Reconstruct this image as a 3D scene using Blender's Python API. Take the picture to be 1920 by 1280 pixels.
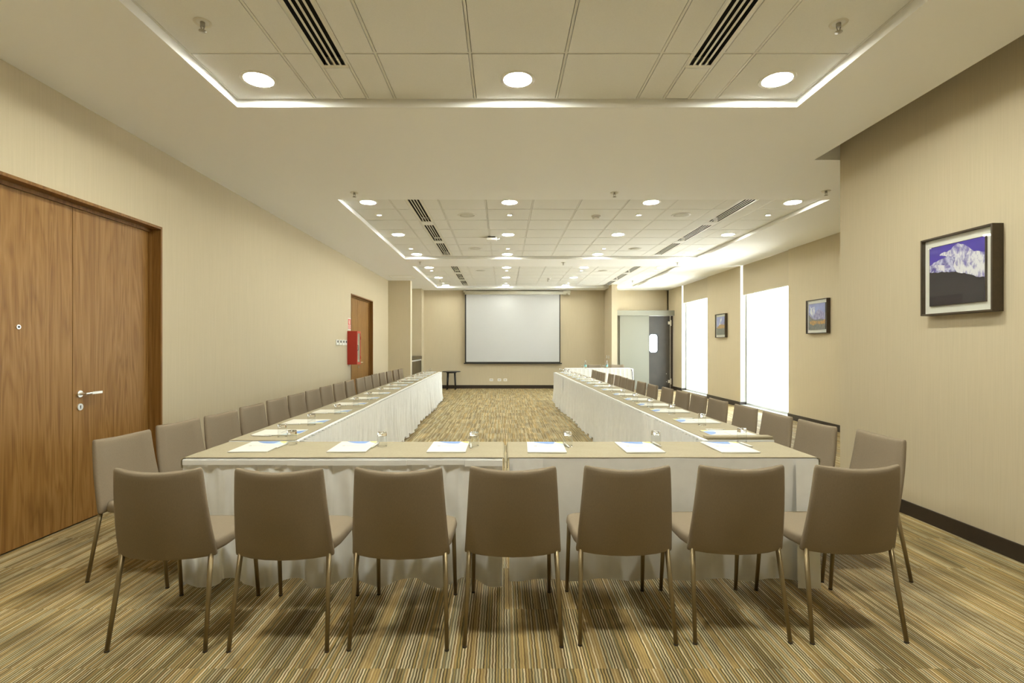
import bpy, bmesh, math, random
from math import sin, cos, pi, radians as R
from mathutils import Vector, Matrix

for o in list(bpy.data.objects):
    bpy.data.objects.remove(o, do_unlink=True)
sc = bpy.context.scene
col = sc.collection

# ------------------------------------------------------------------ camera
CAM_H = 1.36
cd = bpy.data.cameras.new('camera')
cd.sensor_width = 36.0
cd.lens = 36.0 * 957 / 1920
cd.shift_x = 17 / 1920
cd.shift_y = 9 / 1920
cd.clip_start = 0.05
cam = bpy.data.objects.new('camera', cd)
col.objects.link(cam)
cam.location = (0, 0, CAM_H)
cam.rotation_euler = (R(90), 0, 0)
sc.camera = cam

# ------------------------------------------------------------------ world, exposure
w = bpy.data.worlds.new('overcast_sky')
sc.world = w
w.use_nodes = True
wb = w.node_tree.nodes['Background']
wb.inputs[0].default_value = (0.82, 0.94, 1.0, 1)
wb.inputs[1].default_value = 11.0
sc.view_settings.view_transform = 'Standard'
sc.view_settings.look = 'None'
sc.view_settings.gamma = 1.0
sc.view_settings.use_curve_mapping = False
sc.view_settings.exposure = 0.15
LAMP_COL = (1.0, 1.01, 0.90)
LAMP = 118.0
LAMP_NEAR = 290.0          # near recess lamps raised above the others to brighten the front tables
SPOT = 40.0
sc.cycles.use_denoising = True
sc.cycles.sample_clamp_indirect = 40.0

# sun added behind the viewer, brightens the ceiling off the pavement, never enters directly
sl = bpy.data.lights.new('sun', 'SUN'); sl.energy = 70.0; sl.angle = R(0.5); sl.color = (1.0, 0.97, 0.92)
so_ = bpy.data.objects.new('sun', sl); col.objects.link(so_)
so_.rotation_euler = Vector((0.25, 1.0, -1.25)).to_track_quat('-Z', 'Y').to_euler()
# daylight sampling through the two windows (portals guide the sky's own light)
def portal(name, loc, sx, sy):
    l = bpy.data.lights.new(name, 'AREA')
    l.shape = 'RECTANGLE'; l.size = sx; l.size_y = sy
    l.cycles.is_portal = True
    o = bpy.data.objects.new(name, l); col.objects.link(o)
    o.location = loc
    o.rotation_euler = (0, R(90), 0)          # faces -X, into the room
portal('window_daylight', (5.47, 10.515, 1.6), 3.1, 1.95)
portal('window_daylight', (5.47, 14.295, 1.6), 3.1, 1.95)

# ------------------------------------------------------------------ helpers
class MB:
    def __init__(s): s.v = []; s.f = []; s.m = []; s.sm = []
    def add(s, verts, faces, m=0, smooth=False):
        b = len(s.v); s.v += [tuple(p) for p in verts]
        for f in faces:
            s.f.append([b + i for i in f]); s.m.append(m); s.sm.append(smooth)
        return s
    def box(s, x0, x1, y0, y1, z0, z1, m=0):
        x0, x1 = min(x0, x1), max(x0, x1); y0, y1 = min(y0, y1), max(y0, y1); z0, z1 = min(z0, z1), max(z0, z1)
        v = [(x, y, z) for z in (z0, z1) for y in (y0, y1) for x in (x0, x1)]
        return s.add(v, [(0, 2, 3, 1), (4, 5, 7, 6), (0, 1, 5, 4), (2, 6, 7, 3), (0, 4, 6, 2), (1, 3, 7, 5)], m)
    def rings(s, rs, m=0, smooth=True, cap=True, closed=True):
        n = len(rs[0]); v = [p for r in rs for p in r]; f = []
        for i in range(len(rs) - 1):
            for j in range(n if closed else n - 1):
                k = (j + 1) % n
                f.append((i * n + j, i * n + k, (i + 1) * n + k, (i + 1) * n + j))
        if cap:
            f.append(tuple(range(n - 1, -1, -1))); f.append(tuple((len(rs) - 1) * n + j for j in range(n)))
        return s.add(v, f, m, smooth)
    def tube(s, p0, p1, r0, r1=None, n=12, m=0, smooth=True):
        r1 = r0 if r1 is None else r1
        p0, p1 = Vector(p0), Vector(p1); d = (p1 - p0).normalized()
        a = d.orthogonal().normalized(); b = d.cross(a)
        rs = []
        for p, r in ((p0, r0), (p1, r1)):
            rs.append([p + (a * cos(2 * pi * i / n) + b * sin(2 * pi * i / n)) * r for i in range(n)])
        return s.rings(rs, m, smooth)
    def lathe(s, prof, n=20, c=(0, 0, 0), m=0, cap=True, smooth=True):
        rs = [[(c[0] + r * cos(2 * pi * i / n), c[1] + r * sin(2 * pi * i / n), c[2] + z) for i in range(n)] for r, z in prof]
        return s.rings(rs, m, smooth, cap)
    def poly(s, pts, m=0): return s.add(pts, [tuple(range(len(pts)))], m)
    def mesh(s, name):
        me = bpy.data.meshes.new(name)
        me.from_pydata(s.v, [], s.f)
        me.polygons.foreach_set('material_index', s.m)
        me.polygons.foreach_set('use_smooth', s.sm)
        me.update()
        return me
    def build(s, name, mats, parent=None, bev=0, autosm=None):
        me = s.mesh(name)
        for mt in (mats if isinstance(mats, (list, tuple)) else [mats]): me.materials.append(mt)
        bm = bmesh.new(); bm.from_mesh(me)
        bmesh.ops.recalc_face_normals(bm, faces=bm.faces)
        if bev:
            bmesh.ops.bevel(bm, geom=list(bm.edges), offset=bev, segments=2, affect='EDGES', profile=0.5)
        bm.to_mesh(me); bm.free()
        if autosm: me.set_sharp_from_angle(angle=R(autosm))
        o = bpy.data.objects.new(name, me); col.objects.link(o)
        if parent: o.parent = parent
        return o

def tag(o, label=None, cat=None, group=None, kind=None):
    for k, v in (('label', label), ('category', cat), ('group', group), ('kind', kind)):
        if v: o[k] = v
    return o
def empty(name, loc=(0, 0, 0), rz=0):
    o = bpy.data.objects.new(name, None); col.objects.link(o)
    o.location = loc; o.rotation_euler = (0, 0, rz); o.empty_display_size = 0.1
    return o
def kids(o): return [c for c in col.objects if c.parent is o]
def dup(root, loc=None, rz=None):
    def cp(o, par):
        c = o.copy(); col.objects.link(c)
        if par: c.parent = par
        for ch in [x for x in o.children]: cp(ch, c)
        return c
    r = cp(root, None)
    if loc is not None: r.location = loc
    if rz is not None: r.rotation_euler = (0, 0, rz)
    return r
ORD = ['zeroth', 'first', 'second', 'third', 'fourth', 'fifth', 'sixth', 'seventh', 'eighth', 'ninth', 'tenth', 'eleventh', 'twelfth',
       'thirteenth', 'fourteenth', 'fifteenth', 'sixteenth', 'seventeenth']
rnd = random.Random(7)

# ------------------------------------------------------------------ materials
def newmat(name):
    m = bpy.data.materials.new(name); m.use_nodes = True
    nt = m.node_tree
    return m, nt, nt.nodes['Principled BSDF'], nt.nodes, nt.links
def plain(name, c, rough=0.6, metal=0.0, spec=0.5, noise=0.0, scale=60, stretch=(1, 1, 1), emis=0, coat=0):
    m, nt, b, N, L = newmat(name)
    b.inputs['Base Color'].default_value = (*c, 1)
    b.inputs['Roughness'].default_value = rough
    b.inputs['Metallic'].default_value = metal
    b.inputs['Specular IOR Level'].default_value = spec
    if coat: b.inputs['Coat Weight'].default_value = coat
    if noise:
        g = N.new('ShaderNodeNewGeometry'); mp = N.new('ShaderNodeMapping'); mp.inputs['Scale'].default_value = stretch
        n = N.new('ShaderNodeTexNoise'); n.inputs['Scale'].default_value = scale; n.inputs['Detail'].default_value = 3
        mr = N.new('ShaderNodeMapRange'); mr.inputs[1].default_value = 0.25; mr.inputs[2].default_value = 0.75
        mr.inputs[3].default_value = 1 - noise; mr.inputs[4].default_value = 1 + noise
        mx = N.new('ShaderNodeVectorMath'); mx.operation = 'SCALE'; mx.inputs[0].default_value = c
        L.new(g.outputs['Position'], mp.inputs[0]); L.new(mp.outputs[0], n.inputs['Vector']); L.new(n.outputs[0], mr.inputs[0])
        L.new(mr.outputs[0], mx.inputs['Scale']); L.new(mx.outputs[0], b.inputs['Base Color'])
    return m
def emit(name, c, s):
    m, nt, b, N, L = newmat(name)
    b.inputs['Base Color'].default_value = (0.8, 0.8, 0.8, 1)
    b.inputs['Emission Color'].default_value = (*c, 1)
    b.inputs['Emission Strength'].default_value = s
    return m
def pane(name, tint=(0.97, 0.98, 0.98)):
    m, nt, b, N, L = newmat(name)
    out = N['Material Output']; N.remove(b)
    t = N.new('ShaderNodeBsdfTransparent'); t.inputs[0].default_value = (*tint, 1)
    g = N.new('ShaderNodeBsdfGlossy'); g.inputs['Roughness'].default_value = 0.02
    lw = N.new('ShaderNodeLayerWeight'); lw.inputs[0].default_value = 0.5
    f = math_(N, L, 'MULTIPLY_ADD', math_(N, L, 'POWER', lw.outputs['Facing'], 5.0), 0.9, 0.022)
    mx = N.new('ShaderNodeMixShader')
    L.new(f, mx.inputs[0]); L.new(t.outputs[0], mx.inputs[1]); L.new(g.outputs[0], mx.inputs[2]); L.new(mx.outputs[0], out.inputs[0])
    return m
def glassmat(name, c=(1, 1, 1), rough=0.0):
    m, nt, b, N, L = newmat(name)
    b.inputs['Base Color'].default_value = (*c, 1)
    b.inputs['Roughness'].default_value = rough
    b.inputs['Transmission Weight'].default_value = 1.0
    b.inputs['IOR'].default_value = 1.5
    return m
def ramp(N, stops, interp='LINEAR'):
    r = N.new('ShaderNodeValToRGB'); cr = r.color_ramp; cr.interpolation = interp
    while len(cr.elements) < len(stops): cr.elements.new(0.5)
    for e, (p, c) in zip(cr.elements, stops): e.position = p; e.color = (*c, 1)
    return r
def math_(N, L, op, a, b=None, c=None):
    n = N.new('ShaderNodeMath'); n.operation = op
    for i, x in enumerate((a, b, c)):
        if x is None: continue
        if isinstance(x, (int, float)): n.inputs[i].default_value = x
        else: L.new(x, n.inputs[i])
    return n.outputs[0]

def wood(name, c0, c1, c2, axis='Y', rough=0.45):
    m, nt, b, N, L = newmat(name)
    g = N.new('ShaderNodeNewGeometry')
    mp = N.new('ShaderNodeMapping'); mp.inputs['Scale'].default_value = (7, 7, 0.55)
    mp2 = N.new('ShaderNodeMapping'); mp2.inputs['Scale'].default_value = (70, 70, 2.2)
    n1 = N.new('ShaderNodeTexNoise'); n1.inputs['Scale'].default_value = 1.0; n1.inputs['Detail'].default_value = 3; n1.inputs['Distortion'].default_value = 0.7
    n2 = N.new('ShaderNodeTexNoise'); n2.inputs['Scale'].default_value = 1.0; n2.inputs['Detail'].default_value = 4
    for a, n in ((mp, n1), (mp2, n2)):
        L.new(g.outputs['Position'], a.inputs[0]); L.new(a.outputs[0], n.inputs['Vector'])
    rings = math_(N, L, 'FRACT', math_(N, L, 'MULTIPLY', n1.outputs[0], 9.0))
    tri = math_(N, L, 'ABSOLUTE', math_(N, L, 'SUBTRACT', rings, 0.5))
    v = math_(N, L, 'ADD', math_(N, L, 'MULTIPLY', tri, 0.55), math_(N, L, 'MULTIPLY', n2.outputs[0], 0.75))
    r = ramp(N, [(0.22, c0), (0.5, c1), (0.85, c2)])
    L.new(v, r.inputs[0]); L.new(r.outputs[0], b.inputs['Base Color'])
    b.inputs['Roughness'].default_value = rough
    b.inputs['Specular IOR Level'].default_value = 0.28
    return m

def carpet():
    m, nt, b, N, L = newmat('striped_carpet')
    g = N.new('ShaderNodeNewGeometry'); s = N.new('ShaderNodeSeparateXYZ'); L.new(g.outputs['Position'], s.inputs[0])
    row = math_(N, L, 'FLOOR', math_(N, L, 'DIVIDE', math_(N, L, 'SUBTRACT', s.outputs[1], 2.155), 0.4875))
    colm = math_(N, L, 'FLOOR', math_(N, L, 'DIVIDE', s.outputs[0], 0.975))
    cv = N.new('ShaderNodeCombineXYZ'); L.new(row, cv.inputs[0]); L.new(colm, cv.inputs[1])
    wn = N.new('ShaderNodeTexWhiteNoise'); wn.noise_dimensions = '2D'; L.new(cv.outputs[0], wn.inputs['Vector'])
    # a slow wander keeps the yarn lines from being ruler straight
    wob = N.new('ShaderNodeTexNoise'); wob.inputs['Scale'].default_value = 26; wob.inputs['Detail'].default_value = 1
    L.new(g.outputs['Position'], wob.inputs['Vector'])
    sx = math_(N, L, 'ADD', math_(N, L, 'MULTIPLY', s.outputs[0], 158.0), math_(N, L, 'MULTIPLY', wob.outputs[0], 0.9))
    line = math_(N, L, 'FLOOR', sx)
    sid = math_(N, L, 'ADD', line, math_(N, L, 'MULTIPLY', math_(N, L, 'FLOOR', math_(N, L, 'MULTIPLY', wn.outputs[0], 40.0)), 2.0))
    w1 = N.new('ShaderNodeTexWhiteNoise'); w1.noise_dimensions = '1D'; L.new(sid, w1.inputs['W'])
    ra = ramp(N, [(i / 5, c) for i, c in enumerate(CARP_LIGHT)], 'CONSTANT'); L.new(w1.outputs[0], ra.inputs[0])
    rb = ramp(N, [(i / 5, c) for i, c in enumerate(CARP_DARK)], 'CONSTANT'); L.new(w1.outputs[0], rb.inputs[0])
    par = math_(N, L, 'FLOORED_MODULO', line, 2.0)
    r = N.new('ShaderNodeMix'); r.data_type = 'RGBA'
    L.new(par, r.inputs[0]); L.new(ra.outputs[0], r.inputs[6]); L.new(rb.outputs[0], r.inputs[7])
    # blotches in the colour, part pattern and part painted shadow, longer along the stripes
    mp = N.new('ShaderNodeMapping'); mp.inputs['Scale'].default_value = (6.5, 2.4, 1)
    n = N.new('ShaderNodeTexNoise'); n.inputs['Scale'].default_value = 1.0; n.inputs['Detail'].default_value = 4; n.inputs['Roughness'].default_value = 0.6
    L.new(g.outputs['Position'], mp.inputs[0]); L.new(mp.outputs[0], n.inputs['Vector'])
    fine = N.new('ShaderNodeTexNoise'); fine.inputs['Scale'].default_value = 330; L.new(g.outputs['Position'], fine.inputs['Vector'])
    mr = N.new('ShaderNodeMapRange'); mr.inputs[1].default_value = 0.32; mr.inputs[2].default_value = 0.66; mr.inputs[3].default_value = 0.62; mr.inputs[4].default_value = 1.16
    L.new(n.outputs[0], mr.inputs[0])
    mf = N.new('ShaderNodeMapRange'); mf.inputs[1].default_value = 0.3; mf.inputs[2].default_value = 0.7; mf.inputs[3].default_value = 0.8; mf.inputs[4].default_value = 1.2
    L.new(fine.outputs[0], mf.inputs[0])
    sca = N.new('ShaderNodeVectorMath'); sca.operation = 'SCALE'
    L.new(r.outputs[2], sca.inputs[0]); L.new(math_(N, L, 'MULTIPLY', mr.outputs[0], mf.outputs[0]), sca.inputs['Scale'])
    L.new(sca.outputs[0], b.inputs['Base Color'])
    b.inputs['Roughness'].default_value = 0.7; b.inputs['Specular IOR Level'].default_value = 0.28
    return m
CARP_LIGHT = [(0.72, 0.61, 0.38), (0.53, 0.40, 0.19), (0.47, 0.335, 0.125), (0.58, 0.50, 0.31), (0.36, 0.265, 0.11)]
CARP_DARK = [(0.115, 0.082, 0.030), (0.18, 0.112, 0.038), (0.20, 0.172, 0.095), (0.33, 0.22, 0.085), (0.145, 0.120, 0.048)]

M = {}
M['carpet'] = carpet()
M['wall'] = plain('beige_wallpaper', (0.565, 0.488, 0.342), 0.75, noise=0.045, scale=1, stretch=(160, 160, 2.5), spec=0.3)
M['paint'] = plain('ceiling_paint', (0.90, 0.90, 0.885), 0.85, spec=0.2)
M['pave'] = plain('pale_concrete_pavement', (0.55, 0.54, 0.51), 0.9, noise=0.1, scale=3)
M['cornerbead'] = plain('cream_corner_bead', (0.70, 0.64, 0.50), 0.5)
M['tilem'] = plain('mineral_fibre_tile', (0.82, 0.82, 0.79), 0.9, noise=0.03, scale=220, spec=0.2)
M['grid'] = plain('white_grid_metal', (0.78, 0.77, 0.72), 0.5)
M['white'] = plain('white_plastic', (0.82, 0.81, 0.77), 0.4)
M['vent'] = plain('cream_vent_metal', (0.78, 0.76, 0.68), 0.45)
M['black'] = plain('black_void', (0.012, 0.010, 0.008), 0.9)
M['walnut'] = wood('walnut_veneer', (0.185, 0.085, 0.020), (0.280, 0.143, 0.038), (0.370, 0.205, 0.068))
M['jamb'] = wood('walnut_frame', (0.150, 0.066, 0.014), (0.215, 0.102, 0.024), (0.270, 0.140, 0.040))
M['dark'] = plain('dark_brown_skirting', (0.030, 0.019, 0.011), 0.45, noise=0.15, scale=25)
M['chrome'] = plain('brushed_steel', (0.78, 0.76, 0.70), 0.28, metal=0.9)
M['sprk'] = plain('dull_sprinkler_steel', (0.42, 0.40, 0.35), 0.35, metal=0.8)
M['steel_dark'] = plain('dark_keyhole', (0.03, 0.03, 0.03), 0.5)
M['fabric'] = plain('taupe_chair_fabric', (0.25, 0.198, 0.136), 0.85, noise=0.07, scale=1, stretch=(420, 420, 90), spec=0.25)
M['leg'] = plain('bronze_leg_metal', (0.24, 0.18, 0.09), 0.35, metal=0.55)
M['rubber'] = plain('dark_foot_cap', (0.05, 0.035, 0.02), 0.7)
M['cloth'] = plain('white_tablecloth', (0.80, 0.80, 0.78), 0.7, noise=0.03, scale=14, spec=0.3)
M['linen'] = plain('taupe_linen', (0.37, 0.322, 0.222), 0.85, noise=0.10, scale=1, stretch=(70, 330, 300), spec=0.2)
M['paper'] = plain('white_paper', (0.72, 0.70, 0.63), 0.6)
M['blue'] = plain('blue_print', (0.17, 0.30, 0.62), 0.5)
M['blue2'] = plain('pale_blue_print', (0.55, 0.68, 0.78), 0.5)
M['yellow'] = plain('yellow_print', (0.80, 0.74, 0.22), 0.5)
M['ink'] = plain('grey_ink', (0.33, 0.31, 0.30), 0.6)
M['glass'] = glassmat('clear_tumbler_glass')
M['pane'] = pane('window_glass')
M['tumbler'] = pane('tumbler_wall_glass', (0.95, 0.96, 0.96))
M['alu'] = plain('window_aluminium', (0.70, 0.72, 0.72), 0.4, metal=0.3)
M['reveal'] = plain('window_reveal_paint', (0.42, 0.42, 0.37), 0.7)
M['blind'] = plain('taupe_blind_fabric', (0.52, 0.45, 0.32), 0.8, noise=0.03, scale=1, stretch=(300, 300, 300))
M['frame'] = plain('bronze_picture_frame', (0.055, 0.036, 0.017), 0.4, noise=0.15, scale=1, stretch=(40, 40, 40))
M['matb'] = plain('cream_mat_board', (0.80, 0.77, 0.68), 0.8)
M['red'] = plain('red_cabinet_paint', (0.46, 0.030, 0.015), 0.35)
M['sign_red'] = plain('sign_red', (0.62, 0.10, 0.07), 0.5)
M['screen'] = plain('white_screen_fabric', (0.53, 0.535, 0.535), 0.8)
M['blk'] = plain('black_border', (0.02, 0.018, 0.012), 0.6)
M['casem'] = plain('cream_screen_case', (0.74, 0.72, 0.62), 0.45)
M['blackwood'] = plain('black_stained_wood', (0.016, 0.012, 0.009), 0.4, noise=0.2, scale=30)
M['counter'] = wood('dark_counter_wood', (0.055, 0.040, 0.018), (0.080, 0.060, 0.028), (0.11, 0.085, 0.042))
M['panelp'] = plain('pale_sliding_panel', (0.25, 0.245, 0.195), 0.5)
M['swing'] = plain('charcoal_swing_door', (0.048, 0.040, 0.029), 0.45, noise=0.2, scale=4)
M['speaker'] = plain('grey_speaker_grille', (0.62, 0.61, 0.55), 0.7, noise=0.2, scale=350)
M['lens'] = emit('downlight_lens', LAMP_COL, LAMP)
M['lens_near'] = emit('near_downlight_lens', LAMP_COL, LAMP_NEAR)
M['spotlens'] = emit('spot_lens', (1.0, 0.93, 0.80), SPOT)
M['bottle'] = glassmat('clear_bottle', (0.93, 0.97, 0.98), 0.02)
M['blabel'] = plain('turquoise_label', (0.25, 0.62, 0.64), 0.5)
M['water'] = glassmat('water', (0.97, 0.99, 1.0))

def struct(name, mb, mat, parent=None, **k):
    o = mb.build(name, mat, parent, **k)
    if parent is None: o['kind'] = 'structure'
    return o

# ------------------------------------------------------------------ room shell
XL, XR, XW, YB, ZC, ZT = -3.16, 3.27, 5.34, 16.47, 3.1665, 3.227
Y0 = -1.6
struct('floor', MB().box(-3.5, 5.7, Y0 - .3, 16.8, -0.1, 0), M['carpet'])

struct('ground', MB().box(-40, 60, -30, 80, -0.3, -0.15), M['pave'])  # unseen ground, added to bounce the sun up to the ceiling
# left wall with its two door openings
D1, D2, DH = (3.0, 4.725), (10.61, 12.39), 2.46
b = MB()
b.box(XL - .3, XL, Y0 - .3, D1[0], 0, 3.62).box(XL - .3, XL, D1[1], D2[0], 0, 3.62).box(XL - .3, XL, D2[1], 14.05, 0, 3.62)
b.box(XL - .3, XL, D1[0], D1[1], DH, 3.62).box(XL - .3, XL, D2[0], D2[1], DH, 3.62)
struct('wall_left', b, M['wall'])
struct('wall_left_corridor', MB().box(XL - .36, XL - .305, Y0, 14, 0, 3.6), M['wall'])
struct('wall_rear', MB().box(-3.5, 5.7, Y0 - .3, Y0, 0, 3.62), M['wall'])
# column, niche and back wall
XC = -2.547
struct('column_left', MB().box(XL - .3, XC, 14.05, 14.25, 0, 3.62), M['wall'])
struct('wall_niche', MB().box(XL - .3, XL, 14.25, 16.8, 0, 3.62).box(XL, XC, 16.0, 16.8, 0, 3.62), M['wall'])
b = MB().box(XC, 4.5, YB, 16.8, 0, 3.62).box(4.5, 5.34, YB, 16.8, 2.3, 3.62).box(5.3, 5.7, YB, 16.8, 0, 3.62)
struct('wall_back', b, M['wall'])
struct('column_right', MB().box(3.28, 3.45, 15.4, YB, 0, 3.62), M['wall'])
struct('wall_alcove', MB().box(3.45, 4.56, 16.05, YB, 0, 2.33), M['panelp'])
# right walls: the near one, its return, and the window wall
struct('wall_right', MB().box(XR, XR + .3, Y0 - .3, 4.95, 0, 3.62), M['wall'])
struct('wall_return', MB().box(XR + .3, XW + .3, 4.65, 4.95, 0, 3.62), M['wall'])
W1, W2 = (9.55, 11.48), (13.34, 15.25)
b = MB()
for a, c in ((4.65, W1[0]), (W1[1], W2[0]), (W2[1], 16.8)): b.box(XW, XW + .3, a, c, 0, 3.62)
for a, c in (W1, W2): b.box(XW, XW + .3, a, c, -0.1, 0.05).box(XW, XW + .3, a, c, 3.17, 3.62)
struct('wall_windows', b, M['wall'])
for name, bb in (('trim_1', (XC - .006, XC + .006, 14.044, 14.256)), ('trim_2', (XC - .006, XC + .006, 15.994, 16.02))):
    struct(name, MB().box(bb[0], bb[1], bb[2], bb[3], 0, 3.1665), M['cornerbead'])
# baseboards
BH, BT = 0.11, 0.014
struct('baseboard_right', MB().box(XR - BT, XR, Y0, 4.95, 0, BH), M['dark'], bev=.002)
b = MB()
for a, c in ((4.95, W1[0]), (W1[1], W2[0]), (W2[1], 16.0)): b.box(XW - BT, XW, a, c, 0, BH)
for a in (W1[1], W2[1]): b.box(XW - BT, XW + .13, a - BT, a, 0, BH)
struct('baseboard_windows', b, M['dark'], bev=.002)
struct('baseboard_back', MB().box(XC, 3.28, YB - BT, YB, 0, BH).box(3.28 - BT, 3.28, 15.4, YB, 0, BH), M['dark'], bev=.002)
b = MB()
for a, c in ((Y0, D1[0] - .03), (D1[1] + .03, D2[0] - .03), (D2[1] + .03, 14.05)): b.box(XL, XL + BT, a, c, 0, BH)
struct('baseboard_left', b, M['dark'], bev=.002)

# ------------------------------------------------------------------ ceiling: plaster soffit with three tiled recesses
T1 = (-2.008, 2.222, -0.41, 3.859)
T2 = (-2.034, 4.03, 6.29, 10.58)
T3 = (-2.046, 4.04, 11.55, 15.80)
SX = 3.02
zt = 3.62
b = MB()
def sb(x0, x1, y0, y1): b.box(x0, x1, y0, y1, ZC, zt)
sb(-3.5, SX, Y0 - .3, T1[2]); sb(-3.5, T1[0], T1[2], T1[3]); sb(T1[1], SX, T1[2], T1[3]); sb(-3.5, SX, T1[3], 4.95)
sb(-3.5, 5.7, 4.95, T2[2]); sb(-3.5, T2[0], T2[2], T2[3]); sb(T2[1], 5.7, T2[2], T2[3]); sb(-3.5, 5.7, T2[3], T3[2])
sb(-3.5, T3[0], T3[2], T3[3]); sb(T3[1], 5.7, T3[2], T3[3]); sb(-3.5, 5.7, T3[3], 16.8)
b.box(-3.5, 5.7, Y0 - .3, 16.8, zt, zt + .1)
ceil = struct('ceiling', b, M['paint'])

CX1 = [-2.0, -1.415, -1.21, -1.02, -.814, -.21, .403, 1.012, 1.212, 1.401, 1.607, 2.214]
CX2 = [-2.026, -1.45, -1.247, -1.04, -.83, -.224, .388, 1.0, 1.61, 2.225, 2.845, 3.05, 3.25, 3.455, 4.022]
PITCH = 0.605
tilecache = {}
def tile_at(x0, x1, y0, y1):
    key = (round(x1 - x0, 3), round(y1 - y0, 3))
    if key not in tilecache:
        hx, hy = key[0] / 2, key[1] / 2
        bb = MB().box(-hx, hx, -hy, hy, 0, .014)
        o = bb.build('ceiling_tile', M['tilem'], ceil, bev=.002)
        tilecache[key] = o.data
    else:
        o = bpy.data.objects.new('ceiling_tile', tilecache[key]); col.objects.link(o); o.parent = ceil
    o.location = ((x0 + x1) / 2, (y0 + y1) / 2, ZT - .002)
def vent_at(x0, x1, y0, y1, label):
    t = empty('air_vent', ((x0 + x1) / 2, (y0 + y1) / 2, ZT))
    hw, hl = (x1 - x0) / 2 - .004, (y1 - y0) / 2
    tag(t, label, 'air vent', 'linear slot vents in the ceiling recesses')
    f = MB().box(-hw, -.072, -hl, hl, -.0015, .0005).box(.072, hw, -hl, hl, -.0015, .0005).box(-.072, .072, -hl, -hl + .03, -.0015, .0005).box(-.072, .072, hl - .03, hl, -.0015, .0005)
    f.build('vent_frame', M['vent'], t)
    for k in (-1, 0, 1):
        MB().box(k * .038 - .007, k * .038 + .007, -hl + .03, hl - .03, -.0015, .0005).build('divider', M['vent'], t)
    MB().box(-.08, .08, -hl, hl, .07, .08).build('black_backing', M['black'], t)  # black plates here and at the sides paint the slots' inner shade
    MB().box(-.085, -.075, -hl, hl, .001, .08).box(.075, .085, -hl, hl, .001, .08).build('black_backing_side', M['black'], t)
    return t
RECESS = ['near', 'middle', 'far']
def tray(ti, T, CX, vents, vcols):
    x0, x1, y0, y1 = T
    ys = [y1 - .006 - PITCH * k for k in range(8)]
    ys[-1] = y0 + .006
    gb = MB()
    for x in CX: gb.box(x - .0075, x + .0075, y0, y1, ZT, ZT + .02)
    for i in range(len(CX) - 1):
        if i in vcols: continue
        for y in ys: gb.box(CX[i] + .0075, CX[i + 1] - .0075, y - .0075, y + .0075, ZT + .001, ZT + .02)
    gb.box(x0, x1, y0, y1, ZT + .1, ZT + .11)
    gb.build('ceiling_grid', M['grid'], ceil)
    g = .0115
    for i in range(len(CX) - 1):
        if i in vcols:
            segs = sorted(vents); cur = y0 + .006
            for n, (a, c) in enumerate(segs):
                if a - cur > .04: tile_at(CX[i] + g, CX[i + 1] - g, cur + g, a - .003)
                side = 'left' if i == vcols[0] else 'right'
                nm = ('slot vent in %s strip of the %s ceiling recess' % (side, RECESS[ti]))
                vent_at(CX[i], CX[i + 1], a, c, ('cream %s, %s from the front' % (nm, ORD[n + 1])))
                cur = c
            if y1 - cur > .04: tile_at(CX[i] + g, CX[i + 1] - g, cur + .003, y1 - .006 - g)
        else:
            for k in range(7):
                tile_at(CX[i] + g, CX[i + 1] - g, ys[k + 1] + g, ys[k] - g)
tray(0, T1, CX1, [(-.37, .83), (1.02, 2.03), (2.216, 3.42)], (2, 8))
tray(1, T2, CX2, [(6.45, 7.67), (7.84, 9.07), (9.23, 10.43)], (2, 11))
tray(2, T3, CX2, [(11.72, 12.96), (13.15, 14.35), (14.53, 15.69)], (2, 11))

# ------------------------------------------------------------------ ceiling fittings
def make_downlight():
    t = empty('downlight')
    MB().lathe([(.098, -.001), (.118, -.004), (.122, 0), (.122, .004), (.098, .004)], 32, cap=False).build('trim_ring', M['white'], t)
    MB().lathe([(.1, .0), (.1, .012)], 32).build('lens', M['lens'], t)
    return t
def make_spot():
    t = empty('spotlight')
    MB().lathe([(.030, -.002), (.045, -.006), (.048, 0), (.030, .002)], 20, cap=False).build('trim_ring', M['white'], t)
    MB().lathe([(.031, .0), (.031, .012)], 20).build('lens', M['spotlens'], t)
    return t
dl, sp = make_downlight(), make_spot()
NEAR_LENS = None; LENS = [c.data for c in dl.children if c.name.startswith('lens')][0]
first = {'d': True, 's': True}
def put(kind, proto, x, y, label, cat, group):
    o = proto if first[kind] else dup(proto); first[kind] = False
    o.location = (x, y, ZT - .003); tag(o, label, cat, group)
    return o
LR = {4: ['left', 'centre left', 'centre right', 'right'], 3: ['left', 'centre', 'right']}
XD = {0: [-1.71, .103, 1.92], 1: [-1.75, .085, 1.922, 3.76], 2: [-1.75, .085, 1.922, 3.76]}
YD = {0: [(3.573, 'front'), (1.72, 'rear')], 1: [(6.62, 'front'), (8.53, 'middle'), (10.36, 'back')], 2: [(12.1, 'front'), (13.86, 'middle'), (15.62, 'back')]}
for t in range(3):
    for y, rn in YD[t]:
        for i, x in enumerate(XD[t]):
            o = put('d', dl, x, y, 'round bright downlight, %s one in the %s line of the %s ceiling recess' % (LR[len(XD[t])][i], rn, RECESS[t]), 'downlight', 'round downlights in the ceiling recesses')
            for c in o.children:
                if c.name.startswith('lens') and t: c.data = LENS
            if t == 0:
                for c in o.children:
                    if c.name.startswith('lens'):
                        if NEAR_LENS is None: NEAR_LENS = c.data.copy(); NEAR_LENS.materials.clear(); NEAR_LENS.materials.append(M['lens_near'])
                        c.data = NEAR_LENS
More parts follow.
